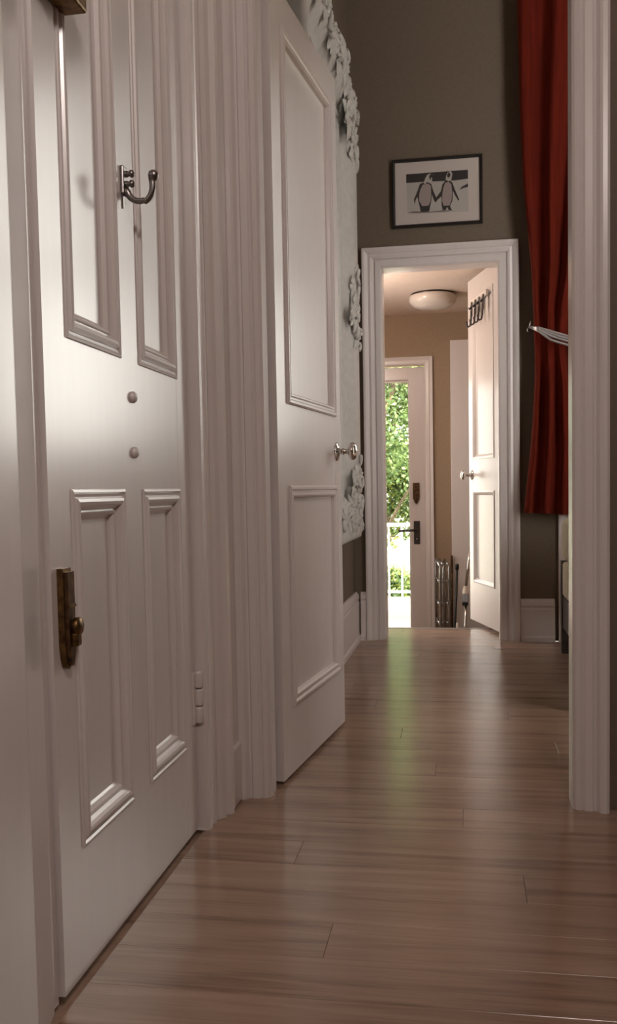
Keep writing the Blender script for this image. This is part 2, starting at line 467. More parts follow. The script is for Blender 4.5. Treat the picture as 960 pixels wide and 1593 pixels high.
# ------------------------------------------------------------------ panelled doors
def panel_door(root, width, height, thick, cols, rows, mprof, mw, recess, m_main, z0=.006, both=True):
    """local frame: u = +X along the width, face plane at y = 0 with the normal -Y, z up"""
    L = lambda u, w_, n: (u, -n, w_)
    # stiles full height, rails between them
    us = [0.0]+[c for c in cols[0:1]]
    edges = [(0.0, cols[0][0])]
    for a, b_ in zip(cols, cols[1:]): edges.append((a[1], b_[0]))
    edges.append((cols[-1][1], width))
    edge_l, edge_r = edges[0], edges[-1]
    for a, b_ in (edge_l, edge_r):
        MB().box((a, 0, z0), (b_, thick, height)).build('stile', m_main, root)
    zr = [(z0, rows[0][0])]+[(a[1], b_[0]) for a, b_ in zip(rows, rows[1:])]+[(rows[-1][1], height)]
    for a, b_ in zr:
        MB().box((edge_l[1], 0.0002, a), (edge_r[0], thick-.0002, b_)).build('rail', m_main, root)
    for a, b_ in edges[1:-1]:
        for r0, r1 in rows:
            MB().box((a, 0.0002, r0), (b_, thick-.0002, r1)).build('mullion', m_main, root)
    for c0, c1 in cols:
        for r0, r1 in rows:
            MB().box((c0, recess, r0), (c1, thick-recess, r1)).build('panel', m_main, root)
            mo = MB().sweep_rect(c0, c1, r0, r1, mprof, L)
            mo.build('moulding', m_main, root)
            if both:
                MB().sweep_rect(c0, c1, r0, r1, mprof, lambda u, w_, n: (u, thick+n, w_)).build('moulding', m_main, root)

def screw_blob(name, loc, root, m_):
    MB().lathe([(.0105, 0), (.011, .004), (.008, .008), (.0, .0095)], loc, (0, -1, 0), 14).build(name, m_, root)

# ---- door 1: local x = world Y-1.293, local -Y = world +X  -> rotate +90deg about z maps local x->world y, local y -> world -x
D1 = empty('door_1', (-.612, 1.293, 0), math.pi/2)
struct(D1, 'closed white four-panel door with brass lock, nearest on the left', 'door')
mp1 = [(.004, 0), (.003, .003), (-.001, .004), (-.004, .001), (-.009, 0), (-.012, .005), (-.017, .0065), (-.022, .005), (-.026, 0), (-.031, -.005), (-.034, -.0035), (-.038, -.005), (-.043, -.012), (-.048, -.0155)]
panel_door(D1, .719, 2.085, .044, [(.084, .310), (.412, .640)], [(.215, .785), (1.029, 1.96)], mp1, .05, .015, 'white_old', z0=.008, both=False)
# coat hook
hk = empty('coat_hook'); hk.parent = D1; hk['label'] = 'grey metal coat hook with ball tip'
hk.location = (.349, 0, 1.350)
MB().box((-.011, -.007, -.026), (.011, 0, .026), c=.0025).build('back_plate', 'pewter', hk)
pts = [(0, -.004, -.014), (0, -.010, -.022)]
for i in range(17):
    t = i/16; a = math.radians(-155+172*t)
    pts.append((0, -(.036+.026*math.cos(a)*(1 if t < .5 else .85)), -.016+.024*math.sin(a)*(1 if t < .5 else 1.15)+.006*t))
pts.append((0, pts[-1][1]-.002, pts[-1][2]+.006))
MB().tube(pts, [.0075, .0075]+[.0062-.0008*math.sin(math.pi*i/16) for i in range(17)]+[.007], 12).build('hook_arm', 'pewter', hk)
MB().lathe([(.0, -.010), (.006, -.008), (.0098, 0), (.0092, .007), (.005, .011), (0, .0115)], pts[-1], (0, -.3, 1), 14).build('hook_ball', 'pewter', hk)
bm_ = MB()
for z_ in (.012, -.006):
    bm_.lathe([(.005, 0), (.006, .006), (.004, .010), (.007, .013), (.006, .018), (0, .020)], (0, -.004, z_), (0, -1, 0), 12)
bm_.build('screw_knob', 'pewter', hk)
MB().add([(-.006, -.0005, -.026), (.006, -.0005, -.026), (.002, -.0005, -.048), (-.003, -.0005, -.050), (-.006, -.003, -.026), (.006, -.003, -.026), (.002, -.0022, -.048), (-.003, -.0022, -.050)],
         [(0,1,2,3),(4,5,6,7),(0,1,5,4),(1,2,6,5),(2,3,7,6),(3,0,4,7)]).build('tail_shadow', 'pewter', hk)  # thin dark piece shaped as the hook's pointed tail shadow
screw_blob('paint_stud', (.367, 0, .960), D1, 'white_old')
screw_blob('paint_stud', (.368, 0, .857), D1, 'white_old')
# lock with thumb turn
lk = empty('lock_case'); lk.parent = D1; lk.location = (.034, 0, .590); lk['label'] = 'aged brass lock plate with turn knob'
poly = [(-.015, .078), (.015, .078), (.015, -.040), (.011, -.062), (.005, -.075), (0, -.078), (-.005, -.075), (-.011, -.062), (-.015, -.040)]
MB().prism(poly, 0, .010, lambda u, w_, n: (u, -n, w_)).build('lock_plate', 'brass_old', lk)
MB().prism([(u*.78, w_*.93) for u, w_ in poly], .0095, .0165, lambda u, w_, n: (u, -n, w_)).build('lock_cover', 'bronze_dark', lk)
MB().box((-.0118, -.0185, .018), (.0118, -.016, .0225)).build('cover_band', 'brass_old', lk)
MB().lathe([(.009, .016), (.009, .019), (.014, .020), (.0145, .026), (.012, .029), (0, .030)], (.003, 0, -.012), (0, -1, 0), 18).build('turn_knob', 'brass_old', lk)
MB().box((-.008, -.027, -.043), (.012, -.016, -.020), c=.004).build('thumb_lever', 'brass_old', lk)
# rim latch at the top edge of the photo
nl = empty('rim_latch'); nl.parent = D1; nl.location = (.060, 0, 1.585); nl['label'] = 'brass rim latch at the top edge of the picture'
MB().box((-.060, -.042, -.062), (.048, 0, .062), c=.004).build('latch_case', 'brass_old', nl)
MB().lathe([(.010, .04), (.010, .050), (.022, .053), (.024, .064), (.018, .070), (0, .071)], (.022, 0, .0), (0, -1, 0), 20).build('latch_knob', 'brass_old', nl)
MB().box((-.095, -.034, -.055), (-.062, -.003, .055), c=.003).build('latch_keep', 'brass_old', nl)
# hinge knuckles
for zc in (.312, 1.95):
    hg = MB()
    for k in range(3):
        hg.lathe([(0, -.0195), (.0095, -.019), (.0105, -.015), (.0105, .015), (.0095, .019), (0, .0195)], (.726, -.008, zc+.041*(k-1)), (0, 0, 1), 14)
    hg.box((.700, -.0035, zc-.060), (.724, .002, zc+.060), c=.001)
    hg.build('hinge', 'white_old', D1)

# ---- door 2 (open into the bedroom)
ang2 = math.radians(90-6.83)
D2 = empty('door_2', (-.476, 2.354, 0), ang2)
struct(D2, 'white two-panel door standing open in the near doorway with chrome knob', 'door')
mp2 = [(0.012, 0), (0.012, .004), (.008, .008), (.002, .008), (-.002, .003), (-.008, .003), (-.011, .006), (-.015, .006), (-.019, .001), (-.021, -.006), (-.022, -.010)]
panel_door(D2, .655, 2.088, .034, [(.098, .578)], [(.207, .782), (1.025, 1.985)], mp2, .03, .009, 'white_gloss', z0=.012)
def knob(root, loc, sgn, scale=1.0):
    k = empty('door_knob'); k.parent = root; k.location = loc; k['label'] = 'polished chrome door knob with round rose'
    ax = (0, -sgn, 0)
    MB().lathe([(a*scale, h*scale) for a, h in [(.030, 0), (.030, .002), (.027, .005), (.016, .007), (.012, .010)]], (0, 0, 0), ax, 28).build('knob_rose', 'chrome', k)
    MB().lathe([(a*scale, h*scale) for a, h in [(.010, .008), (.0085, .016), (.011, .020), (.011, .023), (.0075, .027), (.0075, .040)]], (0, 0, 0), ax, 20).build('knob_neck', 'chrome', k)
    MB().lathe([(a*scale, h*scale) for a, h in [(.008, .039), (.020, .042), (.0275, .048), (.0285, .054), (.026, .061), (.018, .066), (.008, .068), (0, .0682)]], (0, 0, 0), ax, 28).build('knob_head', 'chrome', k)
knob(D2, (.602, 0, .903), 1)
knob(D2, (.602, .034, .903), -1)
hg = MB()
for zc in (.25, 1.85):
    for k in range(3):
        hg.lathe([(0, -.016), (.006, -.0155), (.006, .0155), (0, .016)], (-.004, .036, zc+.033*(k-1)), (0, 0, 1), 10)
hg.build('hinge', 'white_gloss', D2)

# ---- door 3 (open onto the landing): hinge right, face towards -X
h3 = Vector((.178, 4.908, 0)); d3 = Vector((.028-.178, 5.422-4.908, 0)).normalized()
rz3 = math.atan2(d3.y, d3.x)
# local x = d3, local -y must be the visible face (normal pointing to -X) -> mirror by building on the +y side
D3 = empty('door_3', h3, rz3)
struct(D3, 'white panelled door opened onto the landing, with coat hooks and knob', 'door')
mp3 = [(0.006, 0), (0.006, .003), (-.002, .005), (-.008, .002), (-.016, -.006), (-.020, -.010)]
# the visible face is at local y = 0 facing +y; put the body on y<0 by shifting a sub-frame
def d3_box(u0, u1, z0, z1, n0, n1): return (u0, n0, z0), (u1, n1, z1)
W3 = .535; T3 = .036
cols3 = [(.085, .455)]; rows3 = [(.245, .757), (.942, 1.835)]
for a, b_ in ((0, .085), (.455, W3)):
    MB().box((a, -T3, .018), (b_, 0, 1.948)).build('stile', 'white_gloss', D3)
for a, b_ in ((.018, .245), (.757, .942), (1.835, 1.948)):
    MB().box((.085, -T3+.0002, a), (.455, -.0002, b_)).build('rail', 'white_gloss', D3)
for r0, r1 in rows3:
    MB().box((.085, -T3+.011, r0), (.455, -.011, r1)).build('panel', 'white_gloss', D3)
    MB().sweep_rect(.085, .455, r0, r1, mp3, lambda u, w_, n: (u, n, w_)).build('moulding', 'white_gloss', D3)
knob(D3, (.485, 0, .851), -1, .95)
hr = empty('hook_rail'); hr.parent = D3; hr.location = (.30, 0, 1.815); hr['label'] = 'white rail carrying dark coat hooks'
MB().box((-.145, 0, -.014), (.145, .016, .014), c=.003).build('rail_board', 'white_plain', hr)
for k in range(4):
    u = -.105+.07*k
    h_ = MB().box((u-.012, .016, -.085), (u+.012, .021, -.004), c=.002)
    h_.tube([(u, .020, -.055), (u, .022, -.110), (u, .028, -.136), (u, .038, -.142), (u, .046, -.130), (u, .048, -.112)], .0055, 8)
    h_.tube([(u, .020, -.030), (u, .030, -.045), (u, .036, -.035)], .0045, 8)
    h_.build('coat_hook', 'dark_steel', hr)

# ---- door 4: glazed garden door
D4 = empty('door_4', (-.95, 6.535, LF), 0)
struct(D4, 'white glazed garden door with lever handle at the end of the landing', 'door')
Wd = .682; Hd = 2.155
for a, b_ in ((.006, .115), (Wd-.108, Wd)):
    MB().box((a, 0, .012), (b_, .044, Hd), c=.002).build('stile', 'white_gloss', D4)
MB().box((.115, .0005, .012), (Wd-.108, .0435, .24), c=.002).build('rail', 'white_gloss', D4)
MB().box((.115, .0005, 2.075), (Wd-.108, .0435, Hd), c=.002).build('rail', 'white_gloss', D4)
MB().box((.117, .019, .24), (Wd-.110, .025, 2.075)).build('pane', 'pane_glass', D4)
bead = [(0, 0), (-.012, 0), (-.012, .007), (0, .012)]
MB().sweep_rect(.115, Wd-.108, .24, 2.075, [(0, .0005), (-.003, .0005), (-.010, -.010), (-.010, -.018)], lambda u, w_, n: (u, -n, w_)).build('glazing_bead', 'white_gloss', D4)
le = MB()
for k in range(30):
    u = .130+.0147*k
    le.add([(u, .014, 2.066), (u+.009, .014, 2.066), (u+.0045, .014, 2.030), (u, .016, 2.066), (u+.009, .016, 2.066), (u+.0045, .016, 2.030)], [(0,1,2), (3,4,5), (0,1,4,3), (1,2,5,4), (2,0,3,5)])
le.box((.128, .013, 2.054), (Wd-.121, .017, 2.066))
tag(le.build('lace_edging', 'white_plain', D4), 'white toothed edging along the top of the glass')
lv = empty('lever_handle'); lv.parent = D4; lv.location = (.617, 0, .470-LF); lv['label'] = 'dark metal lever handle on a long plate'
MB().box((-.022, -.005, -.082), (.022, 0, .082), c=.002).build('handle_plate', 'dark_steel', lv)
MB().tube([(0, -.003, .020), (0, -.048, .020), (-.006, -.056, .020), (-.05, -.058, .018), (-.125, -.056, .014)], [.010, .010, .009, .008, .007], 12).build('lever', 'dark_steel', lv)
MB().lathe([(.007, .004), (.007, .008), (0, .009)], (0, 0, -.045), (0, -1, 0), 12).build('key_cylinder', 'chrome', lv)
es = empty('lock_cover'); es.parent = D4; es.location = (.615, 0, .745-LF); es['label'] = 'dark bronze pointed lock cover'
MB().prism([(-.023, .075), (.023, .075), (.023, -.030), (.012, -.062), (0, -.075), (-.012, -.062), (-.023, -.030)], 0, .012, lambda u, w_, n: (u, -n, w_)).build('cover_plate', 'bronze_dark', es)
MB().lathe([(.010, .010), (.010, .020), (.006, .024), (0, .025)], (0, 0, -.038), (0, -1, 0), 14).build('cover_pin', 'brass_old', es)

# ---- door 5: plain flush cupboard door on the landing
D5 = empty('door_5', (-.090, 6.462, LF), 0)
struct(D5, 'tall plain white flush cupboard door partly hidden by the open door', 'door')
MB().box((0, 0, .01), (.40, .038, 2.32), c=.003).build('leaf', 'white_gloss', D5)
MB().lathe([(.010, 0), (.008, .012), (.015, .020), (.012, .028), (0, .030)], (.36, 0, 1.0), (0, -1, 0), 16).build('knob', 'chrome', D5)

# ------------------------------------------------------------------ bedroom window (end wall, right of the curtain)
o = MB().sweep_rect(.545, 1.525, 0, 3.05, [(0, -.09), (0, .004), (.008, .012), (.04, .014), (.045, .020), (.075, .026), (.085, .026), (.085, 0)], to_front(4.75), closed=False).build('trim_8', 'white_gloss')
struct(o, 'white full-height casing beside the curtain, reaching down to the floor', 'trim')
o = MB().box((.545, 4.728, 0), (1.525, 4.749, .96)).sweep_rect(.70, 1.37, .14, .82, [(.02, .001), (.02, .008), (.008, .010), (0, .002)], to_front(4.728))
struct(o.build('trim_9', 'white_gloss'), 'white panelled apron below the bedroom window', 'trim')
WN = empty('window_1', (.545, 4.79, .98)); struct(WN, 'tall white sash window hidden behind the curtain and door casing', 'window')
ww = .98; wh = 2.07
for a, b_ in ((0, .05), (ww-.05, ww)): MB().box((a, 0, 0), (b_, .05, wh), c=.002).build('stile', 'white_gloss', WN)
for a, b_ in ((0, .07), (1.0, 1.05), (wh-.06, wh)): MB().box((.05, .001, a), (ww-.05, .049, b_), c=.002).build('rail', 'white_gloss', WN)
for a, b_ in ((.07, 1.0), (1.05, wh-.06)): MB().box((.05, .022, a), (ww-.05, .027, b_)).build('pane', 'pane_glass', WN)
MB().box((-.02, -.075, -.02), (ww+.02, .0, .0), c=.004).build('window_sill', 'white_gloss', WN)

WS = empty('added_window', (-1.17, 5.30, .20)); struct(WS, 'unseen side window added left of the doorway to light the landing', 'window')  # made-up opening, added to bring more daylight onto the landing
for a, b_ in ((0, .05), (.35, .40)): MB().box((0, a, 0), (.05, b_, 1.5), c=.002).build('stile', 'white_gloss', WS)
for a, b_ in ((.05, .35),):
    MB().box((.001, a, 0), (.049, b_, .05), c=.002).build('rail', 'white_gloss', WS)
    MB().box((.001, a, 1.45), (.049, b_, 1.5), c=.002).build('rail', 'white_gloss', WS)
    MB().box((.022, a, .05), (.027, b_, 1.45)).build('pane', 'pane_glass', WS)

# ------------------------------------------------------------------ ornate mirror on the left wall
MR = empty('wall_mirror', (-.563, 3.66, 1.55))
tag(MR, 'tall ornate white plaster-framed mirror on the wall behind the open door', 'mirror')
gx = .012                                  # glass plane offset from the wall
Y0, Y1, Z0, Z1 = -.455, .455, -.80, .865   # glass rectangle (local)
MB().box((gx-.006, Y0-.02, Z0-.02), (gx, Y1+.02, Z1+.02)).build('glass', 'mirror_glass', MR)
MB().box((0, Y0-.10, Z0-.10), (gx-.006, Y1+.10, Z1+.06)).build('backing', 'dark_wood', MR)
toM = lambda u, w_, n: (n, u, w_)
MB().sweep_rect(Y0, Y1, Z0, Z1, [(-.001, gx), (-.001, gx+.016), (.006, gx+.020), (.014, gx+.017), (.020, gx+.012)], toM).build('inner_bead', 'plaster', MR)
def frame_rail():
    prof = [(.016, gx), (.022, gx+.012), (.035, gx+.016), (.055, gx+.026), (.085, gx+.042), (.110, gx+.058), (.150, gx+.066), (.200, gx+.073), (.222, gx+.068), (.234, gx+.050), (.234, 0)]
    me = MB()
    # subdivided strips along the four sides so the edge can be carved
    def side(pa, pb, outa, outb, n_):
        V = []; Fc = []
        for i in range(n_+1):
            t = i/n_
            for d, n in prof:
                a = (pa[0]+outa[0]*d, pa[1]+outa[1]*d); b_ = (pb[0]+outb[0]*d, pb[1]+outb[1]*d)
                u = a[0]+(b_[0]-a[0])*t; w_ = a[1]+(b_[1]-a[1])*t
                V.append((n, u, w_))
        k = len(prof)
        for i in range(n_):
            for j in range(k-1): Fc.append((i*k+j, i*k+j+1, (i+1)*k+j+1, (i+1)*k+j))
        me.add(V, Fc, 0, True)
    c = [(Y0, Z0), (Y1, Z0), (Y1, Z1), (Y0, Z1)]; ou = [(-1, -.85), (1, -.85), (1, .75), (-1, .75)]
    for i in range(4):
        j = (i+1) % 4
        side(c[i], c[j], ou[i], ou[j], 40)
    return me
frame_rail().build('frame_rail', 'plaster', MR)
# carved acanthus relief: lumps and scrolls on corners, mid-sides and crest
def scroll(mb, c, r0, turns, a0, thick, sgn):
    pts = []; rs = []
    n = 22
    for i in range(n+1):
        t = i/n; a = a0+sgn*turns*2*math.pi*t; r = r0*(1-.82*t)
        pts.append((c[0]+.006*math.sin(t*9), c[1]+r*math.cos(a), c[2]+r*math.sin(a))); rs.append(thick*(1-.55*t))
    mb.tube(pts, rs, 7)
def leaf(mb, c, ang, ln, wd, ht):
    V = []; Fc = []; n = 6
    for i in range(n+1):
        t = i/n; w_ = wd*math.sin(math.pi*min(1, .12+.88*t)**.8)*(1+.25*math.sin(i*2.6)); h = ht*math.sin(math.pi*min(1, t*.9+.1))
        for s, hh in ((-1, .2), (-.5, .85), (0, .55), (.5, .85), (1, .2)):
            du = t*ln; dv = s*w_
            V.append((c[0]+h*hh, c[1]+du*math.cos(ang)-dv*math.sin(ang), c[2]+du*math.sin(ang)+dv*math.cos(ang)))
    for i in range(n):
        for j in range(4): Fc.append((i*5+j, i*5+j+1, (i+1)*5+j+1, (i+1)*5+j))
    mb.add(V, Fc, 0, True)
def ornament(name, cu, cw, su, sw, seed, R=.16):
    r_ = random.Random(seed); mb = MB(); x0 = gx+.066
    for i in range(13):
        a = r_.uniform(0, 2*math.pi); q = r_.uniform(0, .55)*R
        leaf(mb, (x0-.012+r_.uniform(-.006, .006), cu+q*math.cos(a)*su, cw+q*math.sin(a)*sw), a+r_.uniform(-.5, .5), r_.uniform(.06, .10), r_.uniform(.018, .030), r_.uniform(.018, .030))
    for i in range(9):
        a = r_.uniform(0, 2*math.pi); q = r_.uniform(.2, .9)*R
        scroll(mb, (x0+r_.uniform(-.006, .012), cu+q*math.cos(a)*su, cw+q*math.sin(a)*sw), r_.uniform(.018, .034), 1.3, r_.uniform(0, 6.3), r_.uniform(.006, .010), r_.choice((-1, 1)))
    mb.build(name, 'plaster', MR)
oy = Y1+.155; oz0 = Z0-.085; oz1 = Z1+.075
ornament('corner_carving', oy+.015, oz1+.01, .75, .9, 1, .16)
ornament('corner_carving', oy+.030, oz1-.16, .50, .9, 15, .13)
ornament('corner_carving', oy-.13, oz1-.06, .75, .7, 31, .14)
ornament('corner_carving', -oy, oz1, .70, .75, 2)
ornament('corner_carving', oy+.015, oz0+.02, .70, .75, 3, .16)
ornament('corner_carving', oy+.020, oz0+.17, .50, .8, 16, .12)
ornament('corner_carving', oy-.08, oz0+.13, .6, .8, 32, .13)
ornament('corner_carving', oy-.20, oz0+.01, .8, .55, 17, .13)
ornament('corner_carving', -oy, oz0, .70, .75, 4)
ornament('side_carving', oy+.010, .16, .52, 1.0, 5, .15)
ornament('side_carving', oy-.055, .05, .50, 1.0, 33, .14)
ornament('side_carving', oy+.010, -.02, .52, 1.0, 18, .13)
ornament('side_carving', -oy, 0, .50, 1.1, 6)
for k in range(6):
    ornament('crest_carving', -.40+.18*k, oz1+.055+.02*math.sin(k*2.1), .9, .50+.08*math.sin(k*1.7), 7+k, .13)
for k in range(3):
    ornament('crest_carving', -.25+.25*k, oz0, .9, .40, 21+k, .13)

# ------------------------------------------------------------------ penguin picture
PC = empty('picture_frame', (-.122, 4.748, 2.254))
tag(PC, 'black framed black-and-white photograph of two penguins above the doorway', 'picture')
PW, PH = .444, .333
MB().sweep_rect(-PW/2, PW/2, -PH/2, PH/2, [(0, 0), (0, .020), (-.003, .022), (-.012, .020), (-.014, .012)], to_front(0)).build('frame', 'black_frame', PC)
MB().box((-PW/2+.004, -.011, -PH/2+.004), (PW/2-.004, -.003, PH/2-.004)).build('mount', 'mount_card', PC)
def zp(x, y_):
    u = (x-67)/838.0; top = 130-62*u; bot = 760-52*u
    v = (bot-y_)/(bot-top)
    return ((u-.5)*PW, (v-.5)*PH)
pr = MB()
def flat(poly, layer, mi):
    n = -.0112-.0003*layer
    pr.add([(zp(*p)[0], n, zp(*p)[1]) for p in poly], [list(range(len(poly)))], mi)
flat([(197,255),(772,213),(775,602),(205,627)], 0, 0)
flat([(197,255),(772,213),(773,296),(660,312),(520,318),(360,325),(198,335)], 1, 1)
flat([(690,400),(715,372),(772,340),(772,372),(735,382)], 1, 1)
flat([(212,612),(260,598),(420,602),(540,590),(640,592),(560,602),(430,610),(280,616)], 1, 2)
# left penguin
flat([(300,415),(325,345),(360,330),(400,328),(432,345),(452,415),(488,495),(470,518),(452,490),(436,440),(432,500),(418,560),(410,600),(330,605),(322,560),(308,500),(300,465),(285,490),(275,540),(268,490)], 2, 3)
flat([(330,395),(352,352),(400,340),(428,360),(430,430),(426,500),(405,545),(345,552),(316,500),(318,440)], 3, 4)
flat([(360,338),(375,295),(395,258),(425,248),(455,262),(440,280),(440,325),(425,335),(395,325),(375,345)], 3, 0)
flat([(412,272),(430,252),(462,266),(448,282),(430,285),(425,310),(415,295)], 4, 3)
# right penguin
flat([(522,410),(535,350),(560,318),(600,310),(628,332),(648,390),(690,490),(682,502),(650,450),(632,410),(628,500),(605,550),(622,590),(590,588),(580,560),(560,590),(535,588),(526,540),(526,460),(480,500),(478,470)], 2, 3)
flat([(545,380),(560,335),(592,325),(618,345),(625,420),(618,500),(600,545),(545,548),(530,500),(535,430)], 3, 4)
flat([(565,305),(572,265),(590,232),(615,225),(630,250),(622,285),(618,312),(590,320)], 3, 0)
flat([(580,262),(598,230),(612,262),(600,285),(584,285)], 4, 3)
pr.build('photo_print', ['print_light', 'print_dark', 'print_mid', 'print_dark', 'print_belly'], PC)

# ------------------------------------------------------------------ curtain with tie-back
CT = empty('curtain', (.50, 4.66, .65))
tag(CT, 'dark red velvet curtain gathered by a silver tie-back beside the doorway', 'curtain')
xl = [(.62, .284), (.66, .287), (.96, .319), (1.10, .330), (1.28, .340), (1.42, .342), (1.56, .338), (1.64, .334), (1.82, .326), (2.22, .290), (2.6, .274), (3.2, .264)]
xr = [(.62, .66), (.96, .64), (1.28, .60), (1.46, .57), (1.64, .60), (1.82, .66), (2.22, .76), (2.6, .84), (3.2, .95)]
NZ, NU = 64, 90
V = []; Fc = []
for i in range(NZ+1):
    z = .652+(3.17-.652)*i/NZ
    a, b_ = lerp_table(xl, z), lerp_table(xr, z)
    g = 1-.55*math.exp(-((z-1.47)/.16)**2)
    for j in range(NU+1):
        u = j/NU
        ph = u*math.pi*2*4.2+.6*math.sin(3*u+z*.9)+.4
        x = a+(b_-a)*u
        yy = 4.655-.034*g*math.sin(ph)-.006*g*math.sin(2.3*ph+1.1+z)-.02*math.sin(math.pi*u)*(1+.8*math.exp(-((z-1.30)/.2)**2))
        zz = z-.022*u if i == 0 else z-.022*u*(1-i/NZ)
        V.append((x-.50, yy-4.66, zz-.65))
for i in range(NZ):
    for j in range(NU):
        q = i*(NU+1)+j; Fc.append((q, q+1, q+NU+2, q+NU+1))
co = MB().add(V, Fc, 0, True).build('curtain_drape', 'curtain_velvet', CT)
so = co.modifiers.new('thick', 'SOLIDIFY'); so.thickness = .004
tb = empty('tie_back'); tb.parent = CT; tb['label'] = 'silver cord tie-back looped to a wall hook'
for k, dz in enumerate((.012, 0, -.012, -.030)):
    P0 = Vector((.330, 4.700, 1.580)); pts = []
    for i in range(16):
        t = i/15
        x = .320+.27*t
        z = 1.562-.115*t**.62+dz*min(1, t*3)
        yy = 4.70-.135*math.sin(min(1, t*7)*math.pi/2)
        pts.append((x-.50, yy-4.66, z-.65))
    MB().tube(pts, .0058, 8).build('cord', 'silver_cord', tb)
MB().tube([(.322-.5, .085, .905), (.322-.5, .045, .905), (.322-.5, .025, .915), (.328-.5, .02, .935)], .006, 8).lathe([(.014, 0), (.014, .004), (.008, .007)], (.322-.5, .088, .905), (0, -1, 0), 14).build('wall_hook', 'chrome', tb)
MB().tube([(.24-.5, .0, 2.53), (1.85-.5, .0, 2.53)], .014, 12).build('curtain_rod', 'dark_steel', CT)
for xx in (.262, 1.82):
    MB().box((xx-.5-.008, 0, 2.52), (xx-.5+.008, .088, 2.54)).build('rod_bracket', 'dark_steel', CT)

# ------------------------------------------------------------------ cream sofa with dark wooden frame (right, mostly behind the casing)
SF = empty('daybed', (.44, 3.2, 0))
tag(SF, 'cream upholstered daybed with dark wooden legs below the curtain', 'sofa')
for (px, py) in ((0, 1.195), (0, 0), (.80, 1.195), (.80, 0)):
    MB().box((px, py, 0), (px+.05, py+.05, .434), c=.003).build('leg', 'dark_wood', SF)
MB().box((.006, .05, .12), (.044, 1.195, .268), c=.003).build('side_rail', 'dark_wood', SF)
MB().box((.806, .05, .12), (.844, 1.195, .268), c=.003).build('side_rail', 'dark_wood', SF)
MB().box((.05, 1.200, .12), (.80, 1.240, .268), c=.003).build('end_rail', 'dark_wood', SF)
MB().box((.004, .052, .270), (.846, 1.193, .430), c=.012).build('seat_base', 'cream_fabric', SF)
def cushion(lo, hi, r):
    bm = bmesh.new(); bmesh.ops.create_cube(bm, size=1)
    for v in bm.verts: v.co = Vector([(lo[i]+hi[i])/2+v.co[i]*(hi[i]-lo[i]) for i in range(3)])
    bmesh.ops.bevel(bm, geom=bm.edges[:], offset=r, segments=5, profile=.5, affect='EDGES')
    bm.verts.index_update(); mb = MB().add([v.co.copy() for v in bm.verts], [[v.index for v in f.verts] for f in bm.faces], 0, True); bm.free()
    return mb
cushion((-.006, .03, .431), (.85, 1.185, .64), .05).build('mattress', 'cream_fabric', SF)

# ------------------------------------------------------------------ landing things
LM = empty('ceiling_lamp', (-.185, 5.87, LC)); tag(LM, 'round opal glass ceiling lamp on the landing ceiling', 'lamp')
MB().lathe([(0, 0), (.135, 0), (.135, -.014), (0, -.014)], (0, 0, 0), (0, 0, 1), 40).build('lamp_base', 'dark_steel', LM)
MB().lathe([(.142, -.012), (.147, -.020), (.146, -.040), (.138, -.058), (.118, -.074), (.085, -.085), (.045, -.091), (0, -.093)], (0, 0, 0), (0, 0, 1), 40).build('lamp_shade', 'lamp_opal', LM)

SC = empty('added_sconce', (-.78, 4.87, 1.62)); tag(SC, 'small unseen wall light added to brighten the landing', 'lamp')  # made-up fixture out of view, added to brighten the landing
MB().box((-.05, 0, -.06), (.05, .02, .06), c=.004).build('back_plate', 'chrome', SC)
MB().lathe([(.0, -.09), (.05, -.085), (.065, -.03), (.07, .05), (.068, .09)], (0, .10, 0), (0, 0, 1), 24).build('shade', 'fill_lamp_opal', SC)
MB().tube([(0, .02, -.02), (0, .06, -.06), (0, .10, -.088)], .006, 8).build('arm', 'chrome', SC)
sd = bpy.data.lights.new('landing_fill', 'POINT'); sd.energy = 17.0; sd.color = (1, .84, .75); sd.shadow_soft_size = .08  # fill light for the landing
so_ = bpy.data.objects.new('landing_fill', sd); COL.objects.link(so_); so_.parent = SC; so_.location = (0, .22, .05)

AR = empty('clothes_airer', (-.15, 6.25, LF)); tag(AR, 'folded chrome clothes airer leaning beside the garden door', 'airer')
for k, (xb, xf) in enumerate(((-.199, -.161), (-.172, -.140), (-.140, -.103))):
    fr = empty('airer_frame'); fr.parent = AR
    b0 = Vector((xb+.15, .15, .82)); f0 = Vector((xf+.15, -.15, .80)); dn = Vector((.006, 0, 0))
    MB().tube([Vector((b0.x, b0.y, 0)), b0-Vector((0, 0, .02)), b0, f0, f0-Vector((0, 0, .02)), Vector((f0.x, f0.y, 0))], .0085, 10).build('tube_loop', 'dull_chrome', fr)
    for h in (.70, .55, .42, .28, .14):
        MB().tube([Vector((b0.x, b0.y, h)), Vector((f0.x, f0.y, h-.015))], .0065, 8).build('rung', 'dull_chrome', fr)
dkm = MB()
st = empty('walking_stick', (-.088, 6.05, LF)); tag(st, 'thin black walking stick leaning beside the folded airer', 'stick')
MB().tube([(0, 0, 0), (.036, .03, .78)], .0085, 10).build('shaft', 'black_rubber', st)
MB().lathe([(.0, 0), (.012, 0), (.013, .03), (.009, .04)], (.0357, .0298, .775), (0, 0, 1), 12).build('grip', 'black_rubber', st)
br = empty('broom_handle', (-.092, 6.42, LF)); tag(br, 'thin brown broom stick standing behind the airer', 'stick')
MB().tube([(0, 0, .10), (.002, .02, .845)], .008, 10).build('shaft', 'bronze_dark', br)
MB().box((-.02, -.10, 0), (.02, .06, .11), c=.006).build('brush_head', 'black_rubber', br)
ml = empty('floor_sweeper', (-.03, 5.98, LF)); tag(ml, 'silver handled floor sweeper with grey joint beside the open door', 'sweeper')
MB().tube([(.033, .02, .665), (.064, .04, .93)], .0085, 10).build('upper_tube', 'chrome', ml)
